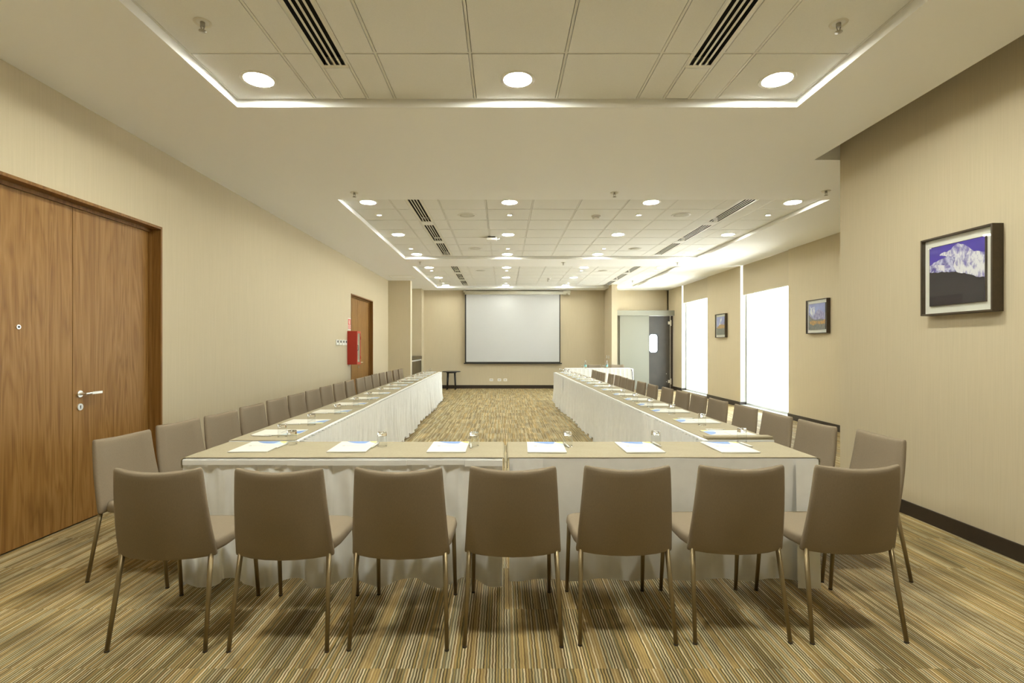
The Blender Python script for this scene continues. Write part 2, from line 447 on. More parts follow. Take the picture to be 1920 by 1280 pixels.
for t, ys in ((1, [(7.26, 'front'), (9.76, 'back')]), (2, [(12.6, 'front'), (15.05, 'back')])):
    for y, rn in ys:
        for i, x in enumerate(XD[t]):
            put('s', sp, x + (.01 if i else -.01), y, 'tiny round spotlight, %s one in the %s line of the %s ceiling recess' % (LR[4][i], rn, RECESS[t]), 'spotlight', 'tiny spotlights in the ceiling recesses')
def make_speaker():
    t = empty('ceiling_speaker')
    MB().lathe([(.108, -.004), (.13, -.007), (.135, 0), (.108, .002)], 28, cap=False).build('trim_ring', M['white'], t)
    MB().lathe([(.109, .006), (.109, -.001), (.06, -.005), (.001, -.006)], 28, cap=False).build('grille', M['speaker'], t)
    return t
spk = make_speaker()
for n, (x, y, l) in enumerate([(-.51, 7.27, 'front left of the middle'), (-.53, 9.75, 'back left of the middle'), (2.53, 7.25, 'front right of the middle'), (2.54, 9.77, 'back right of the middle'),
                  (-.54, 12.6, 'left of the far'), (2.49, 12.62, 'right of the far')]):
    o = spk if n == 0 else dup(spk)
    o.location = (x, y, ZT - .003); tag(o, 'round grey speaker grille, %s ceiling recess' % l, 'speaker', 'ceiling speakers')
def make_sprinkler():
    t = empty('sprinkler_mount')
    MB().lathe([(.012, .0), (.034, -.002), (.046, -.008), (.05, -.001), (.05, .004)], 22, cap=False).build('escutcheon', M['vent'], t)
    f = MB().lathe([(.013, .0), (.013, -.022), (.009, -.024)], 14)
    f.tube((-.012, 0, -.022), (-.004, 0, -.05), .003, n=6).tube((.012, 0, -.022), (.004, 0, -.05), .003, n=6)
    f.build('nozzle_frame', M['sprk'], t)
    MB().lathe([(.02, -.05), (.021, -.053), (.004, -.055)], 16).build('deflector', M['sprk'], t)
    return t
spr = make_sprinkler()
for n, (x, y, z, l) in enumerate([(-1.73, 2.94, ZT, 'front left, in the near recess'), (1.94, 2.95, ZT, 'front right, in the near recess'),
        (-1.745, 6.0, ZC, 'left, on the soffit before the middle recess'), (1.313, 6.0, ZC, 'centre, on the soffit before the middle recess'), (3.76, 5.94, ZC, 'right, on the soffit before the middle recess'),
        (-1.77, 10.9, ZC, 'left, on the soffit before the far recess'), (1.3, 11.0, ZC, 'centre, on the soffit before the far recess'), (3.76, 11.0, ZC, 'right, on the soffit before the far recess'),
        (1.26, 14.3, ZT, 'centre, in the far recess'), (3.68, 14.5, ZT, 'right, in the far recess'), (-1.77, 14.4, ZT, 'left, in the far recess')]):
    o = spr if n == 0 else dup(spr)
    o.location = (x, y, z); tag(o, 'small steel sprinkler head, %s' % l, 'sprinkler', 'ceiling sprinklers')
for n, (x, y, l) in enumerate([(1.33, 7.3, 'middle'), (1.27, 13.95, 'far')]):
    t = empty('smoke_detector', (x, y, ZT - .002)); tag(t, 'cream round smoke detector on the tiles of the %s ceiling recess' % l, 'smoke detector', 'smoke detectors')
    MB().lathe([(.062, .002), (.066, -.006), (.06, -.016), (.05, -.02)], 24).build('detector_base', M['white'], t)
    MB().lathe([(.046, -.02), (.05, -.034), (.04, -.048), (.014, -.052)], 24).build('sensor_head', M['white'], t)
    c = MB()
    for k in range(4): c.box(*(lambda a: (.047 * cos(a) - .003, .047 * cos(a) + .003, .047 * sin(a) - .003, .047 * sin(a) + .003))(k * pi / 2 + .5), -.038, -.035)
    c.build('sensor_slots', M['steel_dark'], t)['kind'] = 'stuff'
t = empty('ceiling_box', (-.19, 8.72, ZT - .002)); tag(t, 'small white box hung below the tiles of the middle ceiling recess', 'ceiling box')
MB().box(-.085, .085, -.085, .085, -.065, -.022).build('housing', M['white'], t, bev=.006)
MB().box(-.06, .06, -.05, .05, -.022, 0).build('mounting_plate', M['steel_dark'], t)
MB().tube((.08, -.06, -.05), (.13, -.06, -.045), .005, n=8).tube((.13, -.06, -.045), (.13, -.06, -.025), .005, n=8).build('hook', M['white'], t)
# access hatch in the soffit
t = empty('access_hatch', (-2.63, 13.35, ZC)); tag(t, 'square white access hatch in the plaster ceiling by the left column', 'hatch')
MB().box(-.3, .3, -.3, -.275, -.004, .004).box(-.3, .3, .275, .3, -.004, .004).box(-.3, -.275, -.275, .275, -.004, .004).box(.275, .3, -.275, .275, -.004, .004).build('hatch_frame', M['vent'], t)
MB().box(-.268, .268, -.268, .268, -.002, .003).build('hatch_panel', M['paint'], t)

# ------------------------------------------------------------------ doors
def double_door(name, Y, seam, depth, kind_labels, handle_side):
    y0, y1 = Y
    t = empty(name, (XL, (y0 + y1) / 2, 0)); t['kind'] = 'structure'
    cy = (y0 + y1) / 2
    P = lambda y: y - cy
    xl = -.09                                     # face of the leaves, recessed from the wall
    fr = MB()
    fr.box(-.2, .008, P(y0), P(y0) + .02, 0, DH).box(-.2, .008, P(y1) - .02, P(y1), 0, DH).box(-.2, .008, P(y0) + .02, P(y1) - .02, DH - .022, DH)
    fr.box(xl - .05, xl + .012, P(y0) + .02, P(y0) + .05, 0, DH - .022).box(xl - .05, xl + .012, P(y1) - .05, P(y1) - .02, 0, DH - .022).box(xl - .05, xl + .012, P(y0) + .05, P(y1) - .05, DH - .05, DH - .022)
    fr.build('door_frame', M['jamb'], t)
    zt_ = DH - .052
    MB().box(xl - .045, xl, P(y0) + .052, P(seam) - .0025, .012, zt_).build('door_leaf', M['walnut'], t, bev=.0015)
    leaf = MB().box(xl - .045, xl, P(seam) + .0025, P(y1) - .052, .012, zt_).build('door_leaf', M['walnut'], t, bev=.0015)
    MB().box(-.3, -.2, P(y0), P(y1), 0, DH).build('door_backing', M['black'], t)
    hy = P(seam) + .062
    h = MB().tube((xl, hy, .995), (xl + .009, hy, .995), .026, n=24)
    h.tube((xl + .009, hy, .995), (xl + .055, hy, .995), .010, n=16).tube((xl + .052, hy - .008, .995), (xl + .052, hy + .055, .997), .0095, n=16)
    h.box(xl + .044, xl + .060, hy + .05, hy + .15, .988, 1.006)
    h.build('door_handle', M['chrome'], leaf, autosm=40)
    k = MB().tube((xl, hy, .895), (xl + .009, hy, .895), .026, n=24)
    k.build('keyhole_plate', M['chrome'], leaf, autosm=40)
    MB().tube((xl + .0092, hy, .902), (xl + .0105, hy, .902), .005, n=12).box(xl + .0092, xl + .0105, hy - .003, hy + .003, .882, .9).build('keyhole', M['steel_dark'], leaf)
    return t, xl, P
t, xl, P = double_door('door_1', D1, 3.855, .09, None, 1)
v = MB().tube((xl, P(3.42), 1.49), (xl + .007, P(3.42), 1.49), .015, n=20)
v.build('peephole_ring', M['chrome'], t, autosm=40)
MB().tube((xl + .0072, P(3.42), 1.49), (xl + .009, P(3.42), 1.49), .008, n=16).build('peephole', M['steel_dark'], t)
double_door('door_2', D2, 11.42, .09, None, 1)

# swing door, its sliding panel and the track box in the alcove at the back
t = empty('door_3', (4.9, 16.0, 0)); t['kind'] = 'structure'
x0, x1 = -.33, .335
wz0, wz1, wx0, wx1 = 1.16, 1.745, -.318, -.045
lf = MB()
lf.box(x0, x1, 0, .04, .012, wz0).box(x0, x1, 0, .04, wz1, 2.31).box(x0, wx0, 0, .04, wz0, wz1).box(wx1, x1, 0, .04, wz0, wz1)
lf.build('door_leaf', M['swing'], t)
def rrect(x0, x1, z0, z1, r, y, n=6):
    pts = []
    for cx, cz, a0 in ((x1 - r, z1 - r, 0), (x0 + r, z1 - r, 90), (x0 + r, z0 + r, 180), (x1 - r, z0 + r, 270)):
        for i in range(n + 1):
            a = R(a0 + 90 * i / n); pts.append((cx + r * cos(a), y, cz + r * sin(a)))
    return pts
fr = MB(); cxw, czw = (wx0 + wx1) / 2, (wz0 + wz1) / 2
inner = rrect(wx0 + .012, wx1 - .012, wz0 + .012, wz1 - .012, .075, -.006)
inner2 = [(p[0], .046, p[2]) for p in inner]
outer = rrect(wx0 - .012, wx1 + .012, wz0 - .012, wz1 + .012, .03, -.006)
fr.rings([inner, outer], cap=False, smooth=False).rings([inner, inner2], cap=False, smooth=False)
fr.build('window_gasket', M['steel_dark'], t)
MB().box(wx0, wx1, .018, .022, wz0, wz1).build('window_pane', M['pane'], t)
MB().box(.335, .349, -.005, .03, .01, 2.31).build('hinge_post', M['chrome'], t)
MB().box(.352, .425, -.01, .06, 0, 2.31).build('door_frame', M['dark'], t)
for z in (2.09, .26):
    MB().box(.27, .335, -.035, 0, z - .045, z + .045).box(.352, .375, -.02, -.01, z - .09, z + .09).build('hinge', M['chrome'], t)
for z in (.5, .25):
    MB().tube((.225, 0, z), (.225, -.006, z), .012, n=12).build('door_stud', M['chrome'], t)
t = empty('door_4', (4.11, 15.985, 0)); t['kind'] = 'structure'
MB().box(-.455, .46, -.022, .022, .012, 2.34).build('sliding_leaf', M['panelp'], t, bev=.002)
MB().tube((.33, -.0, .02), (.33, -.03, .02), .012, n=12).build('floor_guide', M['steel_dark'], t)
struct('trim_3', MB().box(3.451, XW, 15.88, YB, 2.317, 2.477), M['panelp'], bev=.003)

# ------------------------------------------------------------------ windows and blinds
for n, (a, c) in enumerate((W1, W2)):
    t = empty('window_%d' % (n + 1), (XW + .15, (a + c) / 2, 0)); t['kind'] = 'structure'
    h = (c - a) / 2
    f = MB().box(-.02, .03, -h, -h + .04, .05, 3.17).box(-.02, .03, h - .04, h, .05, 3.17).box(-.02, .03, -h + .04, h - .04, .05, .095).box(-.02, .03, -h + .04, h - .04, 3.13, 3.17)
    f.build('window_frame', M['alu'], t)
    MB().box(.002, .008, -h + .04, h - .04, .095, 3.13).build('window_pane', M['pane'], t)
    MB().box(-.15, -.02, -h, h, .035, .052).build('window_sill', M['reveal'], t)
    MB().box(-.149, -.02, h - .004, h, BH, 3.166).build('window_reveal', M['reveal'], t)
    MB().box(-.149, -.02, -h, -h + .004, .05, 3.166).build('window_reveal', M['reveal'], t)
    zb = (2.51, 2.645)[n]
    bl = empty('roller_blind', (XW + .045, (a + c) / 2, 3.14))
    tag(bl, ('taupe roller blind half drawn over the nearer window, between the two mid pictures', 'taupe roller blind half drawn over the farther window near the dark swing door')[n], 'blind', 'roller blinds')
    MB().tube((0, -h + .02, -.01), (0, h - .09, -.01), .022, n=14).build('roller_tube', M['alu'], bl)
    MB().box(-.024, -.0225, -h + .008, h - .08, zb - 3.14, .024).build('blind_fabric', M['blind'], bl)
    MB().box(-.029, -.018, -h + .008, h - .08, zb - 3.14 - .018, zb - 3.14).build('bottom_bar', M['vent'], bl, bev=.003)

# ------------------------------------------------------------------ pictures
def mtn_material(name, snow, shade, scale):
    m, nt, bb, N, L = newmat(name)
    g = N.new('ShaderNodeNewGeometry'); mp = N.new('ShaderNodeMapping'); mp.inputs['Scale'].default_value = (scale, scale, scale * .55); mp.inputs['Rotation'].default_value = (0.6, 0, 0)
    n = N.new('ShaderNodeTexNoise'); n.inputs['Scale'].default_value = 1; n.inputs['Detail'].default_value = 7; n.inputs['Roughness'].default_value = 0.65; n.inputs['Distortion'].default_value = 0.35
    L.new(g.outputs['Position'], mp.inputs[0]); L.new(mp.outputs[0], n.inputs['Vector'])
    r = ramp(N, [(0.40, shade), (0.50, tuple((a + c) / 2 for a, c in zip(snow, shade))), (0.56, snow)])
    L.new(n.outputs[0], r.inputs[0]); L.new(r.outputs[0], bb.inputs['Base Color']); bb.inputs['Roughness'].default_value = .6
    return m
M['sky_violet'] = plain('violet_sky_print', (0.075, 0.045, 0.40), .6, noise=.12, scale=9)
M['snow'] = mtn_material('snow_print', (0.78, 0.76, 0.80), (0.22, 0.19, 0.50), 26)
M['snow2'] = mtn_material('shaded_snow_print', (0.58, 0.57, 0.76), (0.10, 0.08, 0.34), 30)
M['rock'] = plain('dark_rock_print', (0.024, 0.018, 0.023), .6, noise=.2, scale=18)
M['sky_blue'] = plain('blue_sky_print', (0.30, 0.33, 0.62), .6, noise=.15, scale=9)
M['cloud'] = mtn_material('cloud_print', (0.80, 0.80, 0.84), (0.36, 0.38, 0.64), 16)
M['ridge'] = mtn_material('ridge_print', (0.42, 0.40, 0.60), (0.20, 0.18, 0.40), 30)
M['forest'] = mtn_material('forest_print', (0.22, 0.20, 0.17), (0.13, 0.14, 0.13), 40)
M['gold'] = mtn_material('gold_print', (0.62, 0.33, 0.06), (0.26, 0.18, 0.10), 45)
def picture(wallx, yc, zc, label, layers, border=(.065, .065), dep=.075):
    t = empty('framed_picture', (wallx, yc, zc)); tag(t, label, 'picture', 'framed mountain pictures')
    H = .288; d = dep; f = .013
    fr = MB()
    for s in (-1, 1):
        fr.box(-d, 0, s * (H - f), s * H, -H, H); fr.box(-d, 0, -H + f, H - f, s * (H - f), s * H)
    fr.build('picture_frame', M['frame'], t, bev=.002)
    MB().box(-d + .030, -d + .037, -H + f, H - f, -H + f, H - f).build('mat_board', M['matb'], t)
    hw, hh = H - f - border[0], H - f - border[1]
    pr = MB(); pr.box(-d + .016, -d + .030, -hw - .004, hw + .004, -hh - .004, hh + .004, 0)
    mats = [M['frame']]
    for k, (mt, pts) in enumerate(layers):
        mats.append(M[mt])
        x = -d + .0158 - .0003 * k
        pr.poly([(x, hw - 2 * hw * u, -hh + 2 * hh * v) for u, v in pts], k + 1)
    pr.build('mountain_print', mats, t)
    MB().box(-d + .0022, -d + .0042, -H + f, H - f, -H + f, H - f).build('picture_glass', M['pane'], t)
    return t
SQ = [(0, 0), (1, 0), (1, 1), (0, 1)]
def jag(pts, seed, amp, n=5):
    r = random.Random(seed); out = []
    for (a, b), (c, d) in zip(pts, pts[1:]):
        for i in range(n):
            q = i / n; out.append((a + (c - a) * q, b + (d - b) * q + (r.uniform(-amp, amp) if i else 0)))
    out.append(pts[-1]); return out
ever = [('sky_violet', SQ),
        ('snow2', jag([(0, .70), (.18, .77), (.36, .80), (.52, .78), (.75, .80), (1, .74)], 1, .012) + [(1, .1), (0, .1)]),
        ('snow', jag([(.20, .86), (.38, .90), (.53, .985), (.64, .95), (.72, .90), (.82, .80), (1, .76), (1, .36), (.86, .40), (.70, .46), (.52, .52), (.46, .62), (.50, .76), (.34, .80), (.20, .84)], 2, .012, 4)),
        ('snow', jag([(.12, .70), (.22, .68), (.38, .66), (.42, .62), (.30, .60), (.28, .555), (.18, .60), (.10, .66)], 3, .01, 3)),
        ('rock', jag([(0, .585), (.12, .57), (.3, .545), (.5, .53), (.7, .46), (.9, .385), (1, .37)], 4, .012) + [(1, 0), (0, 0)])]
picture(XR, 3.62, 1.878, 'large picture of a snowy peak under violet sky on the near right wall', ever, (.056, .060))
pic2 = [('sky_blue', SQ), ('ridge', jag([(0, .70), (.25, .50), (.45, .66), (.62, .78), (.8, .70), (1, .60)], 5, .02) + [(1, .2), (0, .2)]),
        ('cloud', jag([(.03, .98), (.15, .84), (.36, .90), (.42, .80), (.36, .62), (.30, .45), (.12, .60), (.05, .66), (.12, .80)], 6, .015, 3)),
        ('forest', jag([(0, .60), (.2, .44), (.4, .38), (.7, .40), (1, .36)], 7, .015) + [(1, 0), (0, 0)]),
        ('gold', jag([(.05, .30), (.2, .36), (.36, .33), (.6, .32), (.8, .33), (1, .36)], 8, .02) + [(1, .20), (.7, .19), (.5, .22), (.3, .15), (.1, .22)])]
picture(XW, 8.61, 1.864, 'framed picture of cloudy ridge over golden trees, beside the nearer window', pic2, (.050, .058), .062)
pic3 = [('sky_blue', SQ), ('cloud', jag([(.2, .40), (.35, .62), (.45, .85), (.62, .99), (.7, .88), (.55, .70), (.45, .50), (.35, .40)], 9, .02, 3)),
        ('ridge', jag([(0, .5), (.3, .45), (.6, .62), (1, .72)], 12, .02) + [(1, .3), (0, .3)]),
        ('gold', jag([(.05, .40), (.3, .52), (.6, .58), (.8, .55), (1, .54)], 10, .015) + [(1, .33), (.05, .33)]),
        ('forest', jag([(0, .42), (.2, .35), (.6, .34), (1, .36)], 11, .01) + [(1, 0), (0, 0)])]
picture(XW, 12.42, 1.86, 'framed picture of an orange hill under cloud, between the two windows', pic3, (.050, .058), .062)

# ------------------------------------------------------------------ things on the left wall
t = empty('light_switches_panel', (XL, 9.93, 1.44))
bpy.data.objects.remove(t)
def make_switch():
    t = empty('wall_switch')
    MB().box(0, .022, -.062, .062, -.052, .052).build('switch_plate', M['white'], t, bev=.004)
    MB().box(.0222, .027, -.028, .028, -.006, .036).build('switch_display', M['steel_dark'], t, bev=.001)
    MB().box(.0222, .026, -.028, .028, -.042, -.014).build('switch_button', M['white'], t, bev=.001)
    return t
sw = make_switch()
for n, y in enumerate((9.70, 9.88, 10.06, 10.22)):
    o = sw if n == 0 else dup(sw)
    o.location = (XL, y, 1.435); tag(o, 'white wall control with dark display, %s of four before the red cabinet' % ORD[n + 1], 'switch', 'wall controls by the red cabinet')
t = empty('fire_cabinet', (XL, 10.49, .99)); tag(t, 'red wall fire cabinet with glazed door beside the farther wooden door', 'fire cabinet')
MB().box(0, .185, -.13, .13, 0, .68).build('cabinet_body', M['red'], t, bev=.004)
d = MB().box(.187, .2, -.13, .13, 0, .045).box(.187, .2, -.13, .13, .635, .68).box(.187, .2, -.13, -.095, .045, .635).box(.187, .2, .095, .13, .045, .635).build('cabinet_door', M['red'], t)
MB().box(.189, .193, -.095, .095, .045, .635).build('door_glass', plain('grey_cabinet_glass', (.30, .27, .20), .15), d)
for z in (.14, .54): MB().tube((.2, .118, z - .03), (.2, .118, z + .03), .008, n=10).build('hinge', M['red'], d)
MB().tube((.2, -.11, .29), (.22, -.11, .29), .004, n=8).tube((.22, -.11, .29), (.22, -.11, .39), .004, n=8).tube((.22, -.11, .39), (.2, -.11, .39), .004, n=8).build('pull_handle', M['steel_dark'], d)
t = empty('fire_sign', (XL, 10.49, 1.72)); tag(t, 'small red and white extinguisher sign on wall above the red cabinet', 'sign')
MB().box(0, .004, -.1, .1, -.03, .22).build('sign_board', M['paper'], t)
MB().box(.0042, .0052, -.085, .085, .075, .2).box(.0042, .0052, -.085, .085, .035, .066).box(.0042, .0052, -.085, .085, -.005, .026).build('red_panels', M['sign_red'], t)['label'] = 'red panels'
pg = MB().box(.0054, .006, -.02, .02, .088, .155).box(.0054, .006, -.010, .010, .155, .172).box(.0054, .006, -.032, .008, .172, .18).box(.0054, .006, -.042, -.034, .12, .178)
for zz, ws in ((.046, (.02, .03, .025, .018)), (.006, (.03, .02, .03))):
    y = -.07
    for ww in ws: pg.box(.0054, .006, y, y + ww, zz, zz + .01); y += ww + .01
pg.build('pictogram', M['paper'], t)

# counter in the niche
t = empty('niche_counter', (XC, 15.12, 0)); tag(t, 'dark wood counter built into the niche behind the left column', 'counter')
MB().box(-.6, .012, -.855, .875, .965, 1.055).build('counter_top', M['counter'], t, bev=.004)
MB().box(-.6, -.015, -.865, .875, .925, .962).build('white_rail', M['white'], t)
for a, c in ((-.865, .005), (.01, .875)):
    MB().box(-.6, -.012, a, c, .08, .92).build('cabinet_door', M['counter'], t, bev=.003)
MB().box(-.6, -.05, -.865, .875, 0, .078).build('plinth', M['dark'], t)

# ------------------------------------------------------------------ projection screen, sockets, side table
t = empty('projection_screen', (.31, 16.36, 0)); tag(t, 'large white pull-down projection screen with black borders on back wall', 'screen')
MB().tube((-1.53, 0, 3.075), (1.62, 0, 3.075), .058, n=20).build('screen_case', M['casem'], t)
MB().box(-1.49, 1.50, -.004, .0, .86, 3.04).build('screen_fabric', M['screen'], t)
MB().box(-1.53, -1.488, -.006, .002, .83, 3.04).box(1.498, 1.53, -.006, .002, .83, 3.04).box(-1.53, 1.53, -.006, .002, .83, .862).build('screen_border', M['blk'], t)
MB().box(-1.56, 1.58, -.016, .012, .795, .83).build('bottom_bar', M['blk'], t, bev=.004)
e = MB().tube((1.62, 0, 3.075), (1.72, 0, 3.075), .075, n=18)
e.box(1.68, 1.85, -.03, .06, 3.06, 3.15).tube((1.76, -.02, 3.05), (1.83, -.02, 3.01), .03, n=12)
e.build('end_bracket', M['casem'], t, autosm=40)
MB().box(-1.58, -1.50, -.02, .1, 3.1, 3.166).box(1.52, 1.60, -.02, .1, 3.1, 3.166).build('ceiling_bracket', M['casem'], t)
def make_socket():
    t = empty('wall_socket')
    MB().box(-.058, .058, -.010, 0, -.042, .042).build('socket_plate', M['white'], t, bev=.003)
    MB().box(-.026, -.010, -.0115, -.0102, -.012, .012).box(.010, .026, -.0115, -.0102, -.012, .012).build('socket_holes', M['steel_dark'], t)
    return t
so = make_socket()
for n, x in enumerate((-.375, -.115, .075)):
    o = so if n == 0 else dup(so)
    o.location = (x, YB, .277); tag(o, 'white wall socket under the projection screen, %s from the left' % ORD[n + 1], 'socket', 'sockets on the back wall')
for n, (y, l) in enumerate(((15.78, 'nearer'), (16.12, 'farther'))):
    o = dup(so); o.location = (3.28, y, 1.03); o.rotation_euler = (0, 0, R(-90)); tag(o, 'small socket on the side of the right column, the %s of two' % l, 'socket', 'sockets on the right column')
t = empty('side_table', (-1.62, 16.05, 0)); tag(t, 'small round black side table left of the screen by back wall', 'side table')
MB().lathe([(.0, .555), (.275, .555), (.288, .562), (.288, .57), (.282, .575), (.0, .575)], 32, cap=False).build('table_top', M['blackwood'], t, autosm=35)
MB().lathe([(.0, .52), (.16, .52), (.16, .555), (.0, .555)], 24, cap=False).build('apron', M['blackwood'], t, autosm=35)
for a in (45, 135, 225, 315):
    c, s = cos(R(a)), sin(R(a))
    MB().tube((.15 * c, .15 * s, .54), (.185 * c, .185 * s, 0), .021, .015, n=12).build('leg', M['blackwood'], t)

# ------------------------------------------------------------------ chairs
def sring(w, t, yc, z, bulge, n=7, e=.5):
    """closed cross-section of the back: front edge then rear edge, bowed towards the rear (-y)"""
    pts = []
    for i in range(n):
        u = -1 + 2 * i / (n - 1); pts.append((u * w, u, 1))
    out = []
    def off(u): return yc - bulge * (1 - u * u)
    for i in range(n):
        u = -1 + 2 * i / (n - 1); k = t * (1 - .35 * abs(u) ** 6); out.append((u * w, off(u) - k, z))
    out.append((w + t * .55, off(1) - t * .35, z)); out.append((w + t * .55, off(1) + t * .35, z))
    for i in range(n - 1, -1, -1):
        u = -1 + 2 * i / (n - 1); k = t * (1 - .35 * abs(u) ** 6); out.append((u * w, off(u) + k, z))
    out.append((-w - t * .55, off(1) + t * .35, z)); out.append((-w - t * .55, off(1) - t * .35, z))
    return out
def make_chair():
    t = empty('dining_chair')
    rs = []
    prof = [(.398, .55), (.401, .85), (.41, 1.0), (.44, 1.0), (.50, 1.0), (.56, .98), (.63, .95), (.70, .92), (.77, .88), (.800, .84), (.810, .70), (.815, .42)]
    for z, k in prof:
        q = (z - .40) / .415
        wdt = .212 + (.185 - .212) * (q ** .9 if q > 0 else 0)
        yc = -.178 - .070 * q - .010 * sin(pi * max(0, min(1, q)))
        r = sring(wdt, .024 * k, yc, z, .038)
        if z > .79: r = [(x, y, zz - .014 * (1 - min(1, abs(x) / .19) ** 2)) for x, y, zz in r]
        if z < .405: r = [(x, y, zz - .006 * (1 - min(1, abs(x) / .21) ** 2)) for x, y, zz in r]
        rs.append(r)
    bk = MB().rings(rs, smooth=True).build('backrest', M['fabric'], t)
    # seat cushion: thin at the front lip, fuller at the rear
    rs = []
    outl = []
    for i in range(28):
        a = 2 * pi * i / 28
        ex = 5.0
        cx, sy = cos(a), sin(a)
        r = (abs(cx) ** ex + abs(sy) ** ex) ** (-1 / ex)
        outl.append((cx * r, sy * r))
    for z, k in ((.408, .955), (.413, .985), (.424, 1.0), (.440, 1.0), (.451, .985), (.458, .95), (.462, .80), (.4635, .5)):
        ring = []
        for u, v in outl:
            x = u * (.222 + .012 * (v + 1) / 2) * k; y = .02 + v * .212 * (k if k < 1 else 1)
            zz = z + (.006 * v if z < .43 else -.010 * max(0, v) ** 3)
            ring.append((x, y, zz))
        rs.append(ring)
    MB().rings(rs, smooth=True).build('seat', M['fabric'], t)
    for sx in (-1, 1):
        lg = MB().tube((sx * .203, -.188, .41), (sx * .219, -.262, .006), .0118, .0098, n=12).build('leg', M['leg'], t)
        MB().lathe([(.0103, .0), (.0103, .008)], 12, (sx * .219, -.262, 0)).build('foot_cap', M['rubber'], lg)
        lg = MB().tube((sx * .203, .205, .415), (sx * .210, .252, .006), .0118, .0098, n=12).build('leg', M['leg'], t)
        MB().lathe([(.0103, .0), (.0103, .008)], 12, (sx * .210, .252, 0)).build('foot_cap', M['rubber'], lg)
    return t
CH = make_chair(); ch_first = [True]
def chair(x, y, rz, label, group):
    if ch_first[0]: o = CH; ch_first[0] = False
    else: o = dup(CH)
    o.location = (x, y, 0); o.rotation_euler = (0, 0, rz); tag(o, label, 'chair', group)
# along the near side of the front tables, facing away from the viewer
for n, (x, y, rz) in enumerate([(-1.545, 2.535, 0), (-1.003, 2.535, 0), (-.470, 2.545, 0), (.046, 2.57, 0), (.567, 2.585, .5), (1.094, 2.598, .8), (1.628, 2.600, 1.2)]):
    chair(x, y, R(rz), 'taupe upholstered chair seen from behind, %s from the left at the front tables' % ORD[n + 1], 'taupe chairs along the front tables')
LY = [3.12, 3.66, 4.15, 4.74, 5.30, 5.83, 6.38, 6.99, 7.60, 8.20, 8.85, 9.40, 9.99, 10.57, 11.2, 11.8, 12.35]
LX = [-2.36, -2.36, -2.315, -2.345, -2.365, -2.375, -2.395, -2.437, -2.46, -2.475, -2.49, -2.505, -2.52, -2.515, -2.51, -2.50, -2.49]
LRZ = [9, 9, 7, 4, 4, 3, 3, 2, 3, 1, 2, 2, 1, 2, 1, 1, 2]
for n, (x, y, a) in enumerate(zip(LX, LY, LRZ)):
    lab = 'taupe chair at the left end of the front tables, before the wooden door' if n == 0 else 'taupe chair along the left row of tables, %s from the front' % ORD[n]
    chair(x + .255, y, R(-90 - a), lab, 'taupe chairs along the left tables')
RY = [3.16, 3.63, 4.12, 4.65, 5.22, 5.70, 6.18, 6.72, 7.29, 7.89, 8.44, 9.0, 9.58, 10.15, 10.7, 11.2, 11.75]
RX = [2.345, 2.25, 2.228, 2.225, 2.215, 2.20, 2.19, 2.175, 2.15, 2.155, 2.125, 2.15, 2.17, 2.16, 2.10, 2.10, 2.11]
RRZ = [1, 4, 3, 2, 3, 2, 2, 1, 2, 2, 1, 1, 1, 1, 2, 0, 1]
for n, (x, y, a) in enumerate(zip(RX, RY, RRZ)):
    lab = 'taupe chair at the right end of the front tables, under the large picture' if n == 0 else 'taupe chair along the right row of tables, %s from the front' % ORD[n]
    chair(x - .255, y, R(90 + a), lab, 'taupe chairs along the right tables')

